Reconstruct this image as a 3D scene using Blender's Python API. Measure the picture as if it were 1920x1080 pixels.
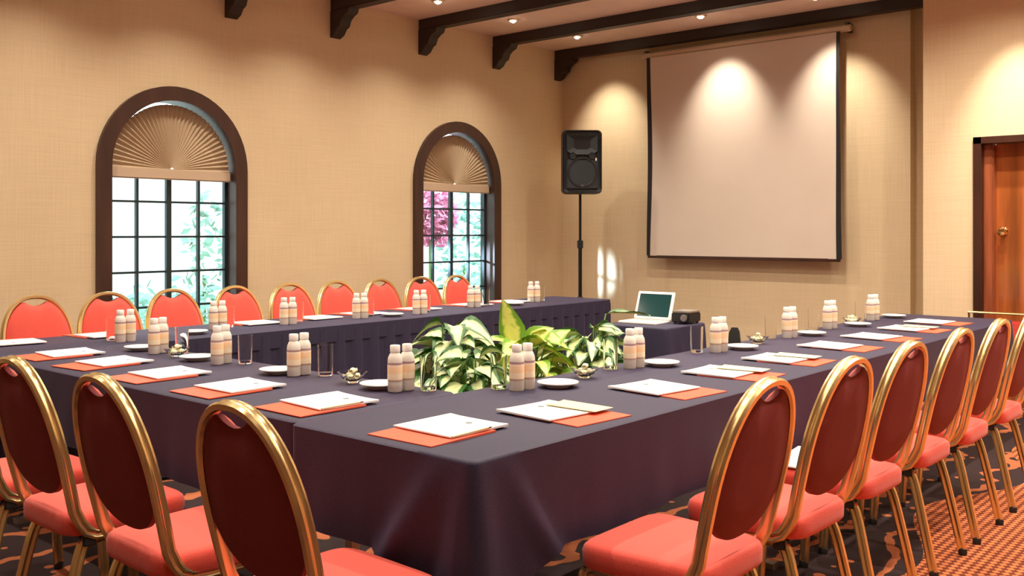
import bpy, bmesh, math, random
from mathutils import Vector, Matrix
random.seed(7)
for o in list(bpy.data.objects): bpy.data.objects.remove(o)
S = bpy.context.scene
C = S.collection
PI = math.pi

# ------------------------------------------------------------------ camera, sky, exposure
cd = bpy.data.cameras.new('camera'); cam = bpy.data.objects.new('camera', cd); C.objects.link(cam)
cam.location = (0, 0, 1.33)
cam.rotation_euler = (PI/2, 0, math.atan2(0.6541, 0.7564) - PI/2)
cd.sensor_width = 36; cd.lens = 1809/1920*36; cd.shift_y = -(540-434)/1920
cd.clip_start = 0.05
S.camera = cam
W = bpy.data.worlds.new('sky'); S.world = W; W.use_nodes = True
bg = W.node_tree.nodes['Background']; bg.inputs[0].default_value = (0.80, 0.95, 1.0, 1); bg.inputs[1].default_value = 4.0
S.view_settings.view_transform = 'Standard'; S.view_settings.look = 'None'
S.view_settings.gamma = 1; S.view_settings.use_curve_mapping = False
S.view_settings.exposure = 0.28
WARM = (1.0, 0.88, 0.71)

# ------------------------------------------------------------------ materials
def nodes(m):
    m.use_nodes = True
    return m.node_tree, m.node_tree.nodes['Principled BSDF']
def mat(name, col, rough=.5, metal=0, **k):
    m = bpy.data.materials.new(name); nt, b = nodes(m)
    b.inputs['Base Color'].default_value = (*col, 1); b.inputs['Roughness'].default_value = rough
    b.inputs['Metallic'].default_value = metal
    for a, v in k.items():
        b.inputs[a.replace('_', ' ')].default_value = v
    return m
def noisy(m, scale, amt, bump=0, stretch=(1, 1, 1), detail=3, bdist=.002):
    """vary the base colour by a noise and add a little bump"""
    nt, b = nodes(m); N = nt.nodes; L = nt.links
    c = tuple(b.inputs['Base Color'].default_value)
    tc = N.new('ShaderNodeTexCoord'); mp = N.new('ShaderNodeMapping'); mp.inputs['Scale'].default_value = stretch
    no = N.new('ShaderNodeTexNoise'); no.inputs['Scale'].default_value = scale; no.inputs['Detail'].default_value = detail
    L.new(tc.outputs['Object'], mp.inputs[0]); L.new(mp.outputs[0], no.inputs['Vector'])
    r = N.new('ShaderNodeMapRange'); r.inputs['From Min'].default_value = .3; r.inputs['From Max'].default_value = .7
    L.new(no.outputs[0], r.inputs[0])
    mx = N.new('ShaderNodeMix'); mx.data_type = 'RGBA'
    mx.inputs[6].default_value = tuple(x*(1-amt) for x in c[:3])+(1,); mx.inputs[7].default_value = tuple(min(1, x*(1+amt)) for x in c[:3])+(1,)
    L.new(r.outputs[0], mx.inputs[0]); L.new(mx.outputs[2], b.inputs['Base Color'])
    if bump:
        bu = N.new('ShaderNodeBump'); bu.inputs['Strength'].default_value = bump; bu.inputs['Distance'].default_value = bdist
        L.new(no.outputs[0], bu.inputs['Height']); L.new(bu.outputs[0], b.inputs['Normal'])
    return m
def emis(name, col, st):
    m = bpy.data.materials.new(name); nt, b = nodes(m)
    b.inputs['Base Color'].default_value = (*col, 1)
    b.inputs['Emission Color'].default_value = (*col, 1); b.inputs['Emission Strength'].default_value = st
    return m

def wall_mat():
    m = mat('grasscloth wallpaper', (.66, .47, .285), .75)
    nt, b = nodes(m); N = nt.nodes; L = nt.links
    tc = N.new('ShaderNodeTexCoord')
    hs = []
    for sc in ((90, 90, 3), (3, 3, 120)):
        mp = N.new('ShaderNodeMapping'); mp.inputs['Scale'].default_value = sc
        no = N.new('ShaderNodeTexNoise'); no.inputs['Scale'].default_value = 1.0; no.inputs['Detail'].default_value = 3
        L.new(tc.outputs['Object'], mp.inputs[0]); L.new(mp.outputs[0], no.inputs['Vector']); hs.append(no)
    big = N.new('ShaderNodeTexNoise'); big.inputs['Scale'].default_value = 1.3; L.new(tc.outputs['Object'], big.inputs['Vector'])
    ad = N.new('ShaderNodeMath'); ad.operation = 'ADD'; L.new(hs[0].outputs[0], ad.inputs[0]); L.new(hs[1].outputs[0], ad.inputs[1])
    a2 = N.new('ShaderNodeMath'); a2.operation = 'ADD'; L.new(ad.outputs[0], a2.inputs[0]); L.new(big.outputs[0], a2.inputs[1])
    r = N.new('ShaderNodeMapRange'); r.inputs['From Min'].default_value = 1.1; r.inputs['From Max'].default_value = 1.9
    L.new(a2.outputs[0], r.inputs[0])
    mx = N.new('ShaderNodeMix'); mx.data_type = 'RGBA'
    mx.inputs[6].default_value = (.64, .495, .315, 1); mx.inputs[7].default_value = (.725, .575, .375, 1)
    L.new(r.outputs[0], mx.inputs[0]); L.new(mx.outputs[2], b.inputs['Base Color'])
    bu = N.new('ShaderNodeBump'); bu.inputs['Strength'].default_value = .25; bu.inputs['Distance'].default_value = .002
    L.new(ad.outputs[0], bu.inputs['Height']); L.new(bu.outputs[0], b.inputs['Normal'])
    return m
M_wall = wall_mat()
M_ceil = noisy(mat('ceiling plaster', (.78, .62, .52), .85), 5, .05, .2)
M_beam = noisy(mat('dark stained beam', (.022, .012, .009), .5), 6, .35, .4, (1, .12, 1))
M_case = noisy(mat('dark window casing wood', (.050, .020, .013), .4), 8, .3, .2, (1, 1, .2))
M_steel = mat('dark window steel', (.012, .03, .035), .45)
def pane_mat():
    m = bpy.data.materials.new('window glass'); m.use_nodes = True; nt = m.node_tree
    for n in list(nt.nodes): nt.nodes.remove(n)
    o = nt.nodes.new('ShaderNodeOutputMaterial'); mx = nt.nodes.new('ShaderNodeMixShader')
    a = nt.nodes.new('ShaderNodeBsdfTransparent'); g = nt.nodes.new('ShaderNodeBsdfGlossy'); g.inputs['Roughness'].default_value = .05
    a.inputs[0].default_value = (.93, .98, 1, 1)
    mx.inputs[0].default_value = .06
    nt.links.new(a.outputs[0], mx.inputs[1]); nt.links.new(g.outputs[0], mx.inputs[2]); nt.links.new(mx.outputs[0], o.inputs[0])
    return m
M_glass = pane_mat()
M_blind = mat('blind fabric', (.50, .38, .25), .8)
M_rail = mat('blind rail', (.55, .42, .30), .45)
M_cloth = noisy(mat('dark table linen', (.030, .026, .060), .60, Sheen_Weight=.20, Sheen_Roughness=.30, Specular_IOR_Level=.32), 220, .18, .25, bdist=.001)
M_cloth.node_tree.nodes['Principled BSDF'].inputs['Sheen Tint'].default_value = (.58, .50, 1.0, 1)
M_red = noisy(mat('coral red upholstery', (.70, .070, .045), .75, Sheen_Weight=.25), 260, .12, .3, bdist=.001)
M_redback = noisy(mat('darker maroon backrest rear', (.20, .018, .020), .8), 260, .12, .3, bdist=.001)
M_gold = mat('gold painted tube', (.82, .64, .32), .24, .9)
M_black = mat('black plastic', (.012, .012, .014), .5)
M_blacktube = mat('black steel tube', (.012, .010, .010), .35, .3)
M_paper = mat('white paper', (.88, .86, .86), .6)
M_cream = mat('cream card', (.80, .70, .42), .6)
M_folder = mat('orange red folder', (.80, .115, .055), .45)
M_mark = mat('grey print', (.22, .25, .26), .6)
M_china = mat('white china', (.86, .83, .78), .15)
M_bottle = mat('frosted bottle plastic', (.95, .90, .84), .25, Transmission_Weight=.25, IOR=1.2)
M_label = noisy(mat('peach bottle label', (.94, .76, .58), .5), 40, .14)
def stripes(m):
    nt, b = nodes(m); N = nt.nodes; L = nt.links
    tc = N.new('ShaderNodeTexCoord'); sp = N.new('ShaderNodeSeparateXYZ'); L.new(tc.outputs['Object'], sp.inputs[0])
    cr = N.new('ShaderNodeValToRGB'); cr.color_ramp.interpolation = 'CONSTANT'
    mr = N.new('ShaderNodeMapRange'); mr.inputs['From Min'].default_value = .038; mr.inputs['From Max'].default_value = .106
    L.new(sp.outputs[2], mr.inputs[0]); L.new(mr.outputs[0], cr.inputs[0])
    e = cr.color_ramp.elements
    e[0].position = 0; e[0].color = (.50, .34, .27, 1); e[1].position = .10; e[1].color = (.94, .80, .60, 1)
    for p, c in ((.42, (.93, .66, .42, 1)), (.78, (.90, .72, .58, 1)), (.88, (.38, .24, .26, 1))):
        q = e.new(p); q.color = c
    L.new(cr.outputs[0], b.inputs['Base Color']); return m
M_label = stripes(mat('striped peach bottle label', (.94, .76, .58), .5))
M_cap = mat('white cap', (.88, .86, .84), .4)
M_tumbler = mat('clear glass', (1, 1, 1), .01, Transmission_Weight=1.0, IOR=1.15, Specular_IOR_Level=1.0)
M_candy = mat('cream candy wrapper', (.85, .80, .55), .35)
M_pencil = mat('pale wooden pencil', (.70, .58, .35), .45)
M_pot = noisy(mat('dark planter', (.03, .028, .025), .6), 8, .3)
M_soil = noisy(mat('potting soil', (.03, .02, .012), .9), 40, .4, .6)
M_stem = mat('green stem', (.12, .25, .05), .5)
M_scr = noisy(mat('projection screen fabric', (.66, .56, .48), .8), 3, .02)
M_screenblk = mat('black screen border', (.010, .008, .010), .6)
M_alu = mat('brushed metal', (.55, .52, .48), .35, .9)
M_white = mat('white plastic', (.85, .85, .83), .35)
M_lcd = mat('dark laptop display', (.008, .05, .055), .12)
M_key = mat('light grey keys', (.55, .52, .48), .5)
M_wood = noisy(mat('lacquered orange wood', (.33, .095, .025), .16, Coat_Weight=.6, Coat_Roughness=.06), 2.0, .45, 0, (6, 6, .5))
M_frame = noisy(mat('dark door frame wood', (.045, .016, .010), .3), 8, .3, 0, (1, 1, .2))
M_strip = noisy(mat('reddish door stile', (.30, .085, .035), .25), 8, .3, 0, (3, 3, .2))
M_brass = mat('polished brass', (.9, .65, .3), .15, 1.0)
M_bulb = emis('halogen lamp', (1, .86, .62), 40)
M_rim = mat('brass downlight rim', (.8, .65, .45), .3, .8)
M_out = mat('white outdoor wall', (.85, .88, .88), .9)
M_ground = noisy(mat('pale paving', (.6, .62, .58), .9), 4, .1)
M_bush = noisy(mat('green hedge leaf', (.30, .55, .46), .6), 6, .4)
M_pink = noisy(mat('pink blossom', (.85, .30, .50), .6), 9, .3)

def leaf_mat(name, c_edge, c_mid):
    m = mat(name, c_edge, .38); nt, b = nodes(m); N = nt.nodes; L = nt.links
    at = N.new('ShaderNodeVertexColor'); at.layer_name = 'pattern'
    tc = N.new('ShaderNodeTexCoord'); no = N.new('ShaderNodeTexNoise'); no.inputs['Scale'].default_value = 32; no.inputs['Detail'].default_value = 4
    L.new(tc.outputs['Object'], no.inputs['Vector'])
    ad = N.new('ShaderNodeMath'); ad.operation = 'ADD'; L.new(at.outputs[0], ad.inputs[0]); L.new(no.outputs[0], ad.inputs[1])
    r = N.new('ShaderNodeMapRange'); r.inputs['From Min'].default_value = .66; r.inputs['From Max'].default_value = .98
    L.new(ad.outputs[0], r.inputs[0])
    mx = N.new('ShaderNodeMix'); mx.data_type = 'RGBA'
    mx.inputs[6].default_value = (*c_mid, 1); mx.inputs[7].default_value = (*c_edge, 1)
    L.new(r.outputs[0], mx.inputs[0]); L.new(mx.outputs[2], b.inputs['Base Color'])
    return m
M_leafA = leaf_mat('variegated leaf', (.025, .12, .02), (.66, .74, .38))
M_leafB = leaf_mat('yellow green leaf', (.16, .34, .03), (.74, .74, .20))

def carpet_mat():
    m = mat('patterned carpet', (.3, .1, .05), .95); nt, b = nodes(m); N = nt.nodes; L = nt.links
    tc = N.new('ShaderNodeTexCoord'); sp = N.new('ShaderNodeSeparateXYZ'); L.new(tc.outputs['Object'], sp.inputs[0])
    def mth(op, a, c=None, v=None):
        n = N.new('ShaderNodeMath'); n.operation = op
        for i, x in enumerate((a, c)):
            if x is None: continue
            if isinstance(x, (int, float)): n.inputs[i].default_value = x
            else: L.new(x, n.inputs[i])
        return n.outputs[0]
    def mix(f, c0, c1):
        n = N.new('ShaderNodeMix'); n.data_type = 'RGBA'; L.new(f, n.inputs[0])
        for i, c in ((6, c0), (7, c1)):
            if isinstance(c, tuple): n.inputs[i].default_value = (*c, 1)
            else: L.new(c, n.inputs[i])
        return n.outputs[2]
    x, y = sp.outputs[0], sp.outputs[1]
    k = 2*PI/.050
    u = mth('SINE', mth('MULTIPLY', mth('ADD', x, y), k*.7)); v = mth('SINE', mth('MULTIPLY', mth('SUBTRACT', x, y), k*.7))
    lat = mth('GREATER_THAN', mth('MULTIPLY', u, v), .02)
    field = mix(lat, (.20, .035, .012), (.78, .24, .085))
    # wavy ornament for the darker bands
    no = N.new('ShaderNodeTexNoise'); no.inputs['Scale'].default_value = 2.2; no.inputs['Detail'].default_value = 3; L.new(tc.outputs['Object'], no.inputs['Vector'])
    wav = mth('SINE', mth('ADD', mth('MULTIPLY', y, 19.0), mth('MULTIPLY', no.outputs[0], 11.0)))
    line = mth('GREATER_THAN', wav, .86)
    vo = N.new('ShaderNodeTexVoronoi'); vo.inputs['Scale'].default_value = 7.0; L.new(tc.outputs['Object'], vo.inputs['Vector'])
    blob = mth('LESS_THAN', vo.outputs[0], .16)
    dark = mix(mth('MAXIMUM', line, blob), (.030, .012, .014), (.52, .15, .055))
    # the dotted field lies outside the tables, ornament close to them
    dist = mth('ADD', y, mth('MULTIPLY', mth('SINE', mth('MULTIPLY', x, 3.6)), .13))
    sel = mth('MULTIPLY', mth('LESS_THAN', dist, 1.42), mth('GREATER_THAN', x, 1.9))
    col = mix(sel, dark, field)
    L.new(col, b.inputs['Base Color'])
    n2 = N.new('ShaderNodeTexNoise'); n2.inputs['Scale'].default_value = 400; L.new(tc.outputs['Object'], n2.inputs['Vector'])
    bu = N.new('ShaderNodeBump'); bu.inputs['Strength'].default_value = .6; bu.inputs['Distance'].default_value = .004
    L.new(n2.outputs[0], bu.inputs['Height']); L.new(bu.outputs[0], b.inputs['Normal'])
    return m
M_carpet = carpet_mat()

# ------------------------------------------------------------------ helpers
def obj(name, bm, m, parent=None, smooth=False, loc=None, label=None):
    me = bpy.data.meshes.new(name)
    bmesh.ops.recalc_face_normals(bm, faces=bm.faces)
    bm.to_mesh(me); bm.free()
    for mm in (m if isinstance(m, (list, tuple)) else [m]): me.materials.append(mm)
    if smooth:
        for p in me.polygons: p.use_smooth = True
        if smooth != 'all':
            try: me.set_sharp_from_angle(angle=math.radians(40))
            except Exception: pass
    o = bpy.data.objects.new(name, me); C.objects.link(o)
    if parent: o.parent = parent
    if loc: o.location = loc
    if label: o['label'] = label
    return o
def thing(name, label, cat, loc=(0, 0, 0), rz=0, group=None):
    o = bpy.data.objects.new(name, None); C.objects.link(o); o.empty_display_size = .1
    o.location = loc; o.rotation_euler = (0, 0, rz)
    return tag(o, label, cat, group)
def tag(o, label, cat, group=None):
    o['label'] = label; o['category'] = cat
    if group: o['group'] = group
    return o
def struct(o): o['kind'] = 'structure'; return o
def dup(root, label, group=None, loc=None, rz=None):
    r = root.copy(); C.objects.link(r)
    if loc is not None: r.location = loc
    if rz is not None: r.rotation_euler = (0, 0, rz)
    r['label'] = label
    if group: r['group'] = group
    for ch in list(root.children):
        c = ch.copy(); C.objects.link(c); c.parent = r
        for g in list(ch.children):
            d = g.copy(); C.objects.link(d); d.parent = c
    return r
def box(bm, x0, x1, y0, y1, z0, z1, bev=0):
    v = [bm.verts.new(p) for p in ((x0,y0,z0),(x1,y0,z0),(x1,y1,z0),(x0,y1,z0),(x0,y0,z1),(x1,y0,z1),(x1,y1,z1),(x0,y1,z1))]
    fs = [bm.faces.new([v[i] for i in q]) for q in ((0,3,2,1),(4,5,6,7),(0,1,5,4),(1,2,6,5),(2,3,7,6),(3,0,4,7))]
    if bev:
        es = list({e for f in fs for e in f.edges})
        bmesh.ops.bevel(bm, geom=es, offset=bev, segments=2, affect='EDGES')
    return bm
def B(*a, bev=0): return box(bmesh.new(), *a, bev=bev)
def lathe(bm, prof, seg=24, c=(0, 0, 0)):
    rings = []
    for r, z in prof:
        if r < 1e-6: rings.append([bm.verts.new((c[0], c[1], c[2]+z))])
        else: rings.append([bm.verts.new((c[0]+r*math.cos(2*PI*i/seg), c[1]+r*math.sin(2*PI*i/seg), c[2]+z)) for i in range(seg)])
    for a, b in zip(rings, rings[1:]):
        for i in range(seg):
            j = (i+1) % seg
            if len(a) == 1 and len(b) == 1: continue
            if len(a) == 1: bm.faces.new((a[0], b[i], b[j]))
            elif len(b) == 1: bm.faces.new((a[i], a[j], b[0]))
            else: bm.faces.new((a[i], a[j], b[j], b[i]))
    return bm
def sweep(bm, path, prof, up, close=False, cap=True):
    """prof: list of (n,b) offsets; rotation minimising frame, n starts along 'up'"""
    P = [Vector(p) for p in path]; n = len(P)
    T = []
    for i in range(n):
        a = P[i-1] if i > 0 else P[i]; c = P[i+1] if i < n-1 else P[i]
        T.append((c-a).normalized())
    nv = Vector(up); nv = (nv-T[0]*nv.dot(T[0])).normalized()
    rings = []
    for i in range(n):
        if i > 0:
            q = T[i-1].rotation_difference(T[i]); nv = q @ nv
            nv = (nv-T[i]*nv.dot(T[i])).normalized()
        bv = T[i].cross(nv)
        rings.append([bm.verts.new(P[i]+nv*a+bv*b) for a, b in prof])
    k = len(prof)
    for a, b in zip(rings, rings[1:]):
        for i in range(k): bm.faces.new((a[i], a[(i+1) % k], b[(i+1) % k], b[i]))
    if cap:
        bm.faces.new(list(reversed(rings[0]))); bm.faces.new(rings[-1])
    return bm
def circ(r, k=8): return [(r*math.cos(2*PI*i/k), r*math.sin(2*PI*i/k)) for i in range(k)]
def smooth_path(pts, sub=6):
    """Catmull-Rom through the points"""
    P = [Vector(p) for p in pts]; P = [2*P[0]-P[1]]+P+[2*P[-1]-P[-2]]
    out = []
    for i in range(1, len(P)-2):
        for s in range(sub):
            t = s/sub
            out.append(.5*((2*P[i])+(-P[i-1]+P[i+1])*t+(2*P[i-1]-5*P[i]+4*P[i+1]-P[i+2])*t*t+(-P[i-1]+3*P[i]-3*P[i+1]+P[i+2])*t**3))
    out.append(P[-2]); return out
def ordn(i): return ['first','second','third','fourth','fifth','sixth','seventh','eighth','ninth','tenth'][i]

def arch_pts(w, z0, zs, n=28):
    """outline of an arched opening, half width w, from sill z0 to spring zs, x centred"""
    p = [(-w, z0)]+[(-w*math.cos(PI*i/n), zs+w*math.sin(PI*i/n)) for i in range(n+1)]+[(w, z0)]
    return p

# ------------------------------------------------------------------ room shell
YW = 6.6; XS = 8.5; XR = 7.8; ZC = 3.32
X0, Y0 = -2.2, -3.0
ZSILL = .45; ZSP = 1.80; WX = (3.795, 6.82); WR = .605
# floor
struct(obj('floor', B(X0-.1, 8.8, Y0-.1, YW+.2, -.1, 0), M_carpet))
struct(obj('ceiling', B(X0-.1, 8.8, Y0-.1, YW+.2, ZC, ZC+.1), M_ceil))
# window wall with two arched openings
def wall_with_arches():
    cu = bpy.data.curves.new('tmp', 'CURVE'); cu.dimensions = '2D'; cu.fill_mode = 'BOTH'; cu.extrude = .10
    def spl(pts):
        s = cu.splines.new('POLY'); s.points.add(len(pts)-1)
        for q, (a, b) in zip(s.points, pts): q.co = (a, b, 0, 1)
        s.use_cyclic_u = True
    spl([(X0, 0), (8.8, 0), (8.8, ZC), (X0, ZC)])
    for cx in WX: spl([(cx+a, b) for a, b in arch_pts(WR-.04, ZSILL, ZSP)])
    t = bpy.data.objects.new('tmp', cu); C.objects.link(t)
    dg = bpy.context.evaluated_depsgraph_get(); dg.update()
    me = bpy.data.meshes.new_from_object(t.evaluated_get(dg))
    bpy.data.objects.remove(t)
    bm = bmesh.new(); bm.from_mesh(me)
    # stand it up: (x,y,z)->(x, YW+.10 - z, y)
    for v in bm.verts: v.co = Vector((v.co.x, YW+.10-v.co.z, v.co.y))
    return bm
struct(obj('wall_left', wall_with_arches(), M_wall))
# screen wall, with a shallow recess added at its right end to darken a strip
YREC = 2.83
bm = B(XS, XS+.25, YREC, YW, 0, ZC); box(bm, XS+.10, XS+.25, 2.0, YREC, 0, ZC)
struct(obj('wall_front', bm, M_wall))
# right wall projecting towards the room, with a doorway
DY1, DY0, DZ = 2.13, 1.13, 2.04
YE = 2.50
bm = B(XR, XR+.22, DY1, YE, 0, ZC); box(bm, XR, XR+.22, Y0, DY0, 0, ZC); box(bm, XR, XR+.22, DY0, DY1, DZ, ZC)
box(bm, XR+.22, XS+.1, YE-.12, YE, 0, ZC)
struct(obj('wall_right', bm, M_wall))
struct(obj('wall_back', B(X0-.1, X0, Y0, YW, 0, ZC), M_wall))
struct(obj('wall_near', B(X0, XR, Y0-.1, Y0, 0, ZC), M_wall))
# baseboards
struct(obj('baseboard_left', B(X0, XS, YW-.015, YW, 0, .10), M_case))
struct(obj('baseboard_front', B(XS-.015, XS, YREC, YW-.015, 0, .10), M_case))
struct(obj('baseboard_right', B(XR-.015, XR, DY1+.1, YE, 0, .10), M_case))

# door: frame, stile, slab, and a knob added for the bright spot on the wood
d = bpy.data.objects.new('door_1', None); C.objects.link(d); struct(d); d.location = (XR, DY1, 0)
bm = B(-.02, .22, -.055, 0.0, 0, DZ); box(bm, -.02, .22, -1.0, -.945, 0, DZ); box(bm, -.02, .22, -1.0, 0, DZ-.05, DZ)
obj('door_frame', bm, M_frame, d)
bm = B(.05, .16, -.125, -.055, 0, DZ-.05, bev=.008); obj('door_stile', bm, M_strip, d)
bm = B(.13, .17, -.945, -.125, 0.01, DZ-.05)
obj('door_panel', bm, M_wood, d)
bm = lathe(bmesh.new(), [(0, 0), (.030, 0), (.032, .006), (.014, .012), (.014, .035), (.030, .045), (.034, .06), (.026, .075), (0, .08)], 20)
bmesh.ops.rotate(bm, verts=bm.verts, matrix=Matrix.Rotation(-PI/2, 3, 'Y'))
obj('added_knob', bm, M_brass, d, True, (.13, -.175, 1.33))  # brass knob added to stand in for a bright spot

# windows
for i, cx in enumerate(WX):
    w = bpy.data.objects.new('window_%d' % (i+1), None); C.objects.link(w); struct(w); w.location = (cx, YW, 0)
    # casing: ring between outer and inner arch, deep reveal
    bm = bmesh.new()
    out = arch_pts(WR, ZSILL-.06, ZSP); inn = arch_pts(WR-.105, ZSILL+.04, ZSP)
    def ring(y): return [bm.verts.new((a, y, b)) for a, b in out], [bm.verts.new((a, y, b)) for a, b in inn]
    # outer flange sits on the wall face, inner lining runs back through the wall
    o0, i0 = ring(-.035); o1 = [bm.verts.new((a, 0.0, b)) for a, b in out]
    i1 = [bm.verts.new((a, .16, b)) for a, b in inn]
    mid = [bm.verts.new((a, 0.0, b)) for a, b in arch_pts(WR-.045, ZSILL, ZSP)]
    mid2 = [bm.verts.new((a, .16, b)) for a, b in arch_pts(WR-.045, ZSILL, ZSP)]
    n = len(out)
    for k in range(n):
        j = (k+1) % n
        bm.faces.new((o0[k], o0[j], i0[j], i0[k])); bm.faces.new((o0[k], o1[k], o1[j], o0[j]))
        bm.faces.new((i0[k], i0[j], i1[j], i1[k])); bm.faces.new((o1[k], mid[k], mid[j], o1[j]))
        bm.faces.new((mid[k], mid2[k], mid2[j], mid[j])); bm.faces.new((mid2[k], i1[k], i1[j], mid2[j]))
    obj('window_frame', bm, M_case, w, True)
    # steel lights
    bm = bmesh.new(); wi = WR-.105
    for x, t in ((-.25, .009), (0, .020), (.25, .009), (-wi+.012, .014), (wi-.012, .014)):
        box(bm, x-t, x+t, .085, .115, ZSILL+.04, 1.80)
    for z in (.50, .77, 1.03, 1.29, 1.55, 1.79):
        box(bm, -wi+.012, wi-.012, .088, .112, z-.008, z+.008)
    obj('glazing_bars', bm, M_steel, w)
    bm = bmesh.new(); pts = arch_pts(wi, ZSILL+.04, ZSP)
    a = [bm.verts.new((p, .098, q)) for p, q in pts]; b = [bm.verts.new((p, .102, q)) for p, q in pts]
    bm.faces.new(a); bm.faces.new(b)
    for k in range(len(a)): bm.faces.new((a[k], a[(k+1) % len(a)], b[(k+1) % len(a)], b[k]))
    obj('window_pane', bm, M_glass, w)
    # fan blind in the arch
    t = thing('arched_blind', 'beige pleated fan blind filling the arch of the %s window' % ('left' if i == 0 else 'right'), 'blind',
              (cx, YW+.045, ZSP), 0, 'fan blinds in the arched windows')
    bm = bmesh.new(); N = 72; R0, R1 = .05, wi-.018
    rings = []
    for q in range(N+1):
        ang = PI*q/N; dy = .012*(1 if q % 2 else -1)
        rings.append([bm.verts.new((r*math.cos(ang), dy*(r/R1)-.003*math.cos(3*ang), max(r*math.sin(ang), 0)-.005)) for r in (0.012, R0, .2, .35, R1)])
    for a, b in zip(rings, rings[1:]):
        for k in range(4): bm.faces.new((a[k], a[k+1], b[k+1], b[k]))
    obj('pleated_fabric', bm, M_blind, t)
    bm = B(-wi+.01, wi-.01, -.02, .015, -.085, -.005, bev=.008); obj('bottom_rail', bm, M_rail, t)

# ceiling beams with corbels
BX = [8.40, 7.38, 6.34, 5.30, 4.27, 3.24, 2.20]
bnames = ['nearest the projection screen', 'second from the screen wall', 'third from the screen wall', 'fourth from the screen wall', 'fifth from the screen wall, its end cut by the picture top', 'over the left window', 'farthest from the screen wall']
for i, x in enumerate(BX):
    y0 = YE if i == 0 else Y0
    t = thing('ceiling_beam', 'dark brown wooden ceiling beam '+bnames[i], 'beam', (x, YW, ZC), 0, 'ceiling beams')
    obj('beam', B(-.055, .055, y0-YW, 0, -.10, 0, bev=.006), M_beam, t)
    # corbel profile in y-z
    pr = [(0, -.10), (-.25, -.10), (-.235, -.135), (-.19, -.155), (-.15, -.185), (-.13, -.235), (-.09, -.255), (-.055, -.30), (0, -.325)]
    bm = bmesh.new()
    a = [bm.verts.new((-.055, p, q)) for p, q in pr]; b = [bm.verts.new((.055, p, q)) for p, q in pr]
    bm.faces.new(a); bm.faces.new(list(reversed(b)))
    for k in range(len(a)): bm.faces.new((a[k], a[(k+1) % len(a)], b[(k+1) % len(a)], b[k]))
    obj('corbel', bm, M_beam, t)

# recessed downlights: fixture + its own lamp
def downlight(x, y, target, energy, size, blend, label, radius=.03, group='recessed ceiling spotlights'):
    t = thing('downlight', label, 'ceiling light', (x, y, ZC), 0, group)
    bm = lathe(bmesh.new(), [(.031, -.001), (.033, -.014), (.048, -.011), (.055, -.001), (.055, 0)], 20)
    obj('trim_ring', bm, M_rim, t, True)
    bm = lathe(bmesh.new(), [(0, -.030), (.016, -.027), (.028, -.016), (.030, -.004), (0, -.002)], 16)
    obj('bulb', bm, M_bulb, t, True)
    l = bpy.data.lights.new('spot', 'SPOT'); l.energy = energy; l.color = WARM; l.spot_size = math.radians(size); l.spot_blend = blend
    l.shadow_soft_size = radius
    o = bpy.data.objects.new('lamp_beam', l); C.objects.link(o)
    o.location = (x, y, ZC-.05)
    dv = Vector(target)-Vector((x, y, ZC-.035)); o.rotation_euler = dv.to_track_quat('-Z', 'Y').to_euler()
ybays = [5.92, 4.50, 3.20, 1.75, .3, -1.2]
xbays = [7.82, 6.86, 5.87, 4.80, 3.75, 2.70, 1.62, .50]
E_AMB = 62
for i, x in enumerate(xbays):
    for j, y in enumerate(ybays):
        if i >= 3 and j >= 5: continue
        lab = 'recessed spotlight, %s from the window wall, %s ceiling bay from the screen wall' % (ordn(j), ordn(i))
        if i == 0 and j < 3:
            downlight(7.86, y if j < 2 else 3.40, (XS, y if j < 2 else 3.42, 2.20), 84, 66, 1.0, lab, .03)
        elif i == 0 and j >= 3:
            downlight(7.2, y, (7.95, y+.08, 1.65) if j == 3 else (7.2, y, 0), 150 if j == 3 else E_AMB, 48 if j == 3 else 150, 1.0, lab)
        else:
            e = E_AMB*(1.0 if j else 1.15)
            if y in (1.75, .3) and 1 <= i <= 4: e *= 1.45
            if i == 7 or j == 5: e *= .4
            downlight(x, y, (x, y-(.25 if j == 0 else 0), 0), e*(.85 if j == 0 else 1), 128 if j == 0 else 150, 1.0, lab)

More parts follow.
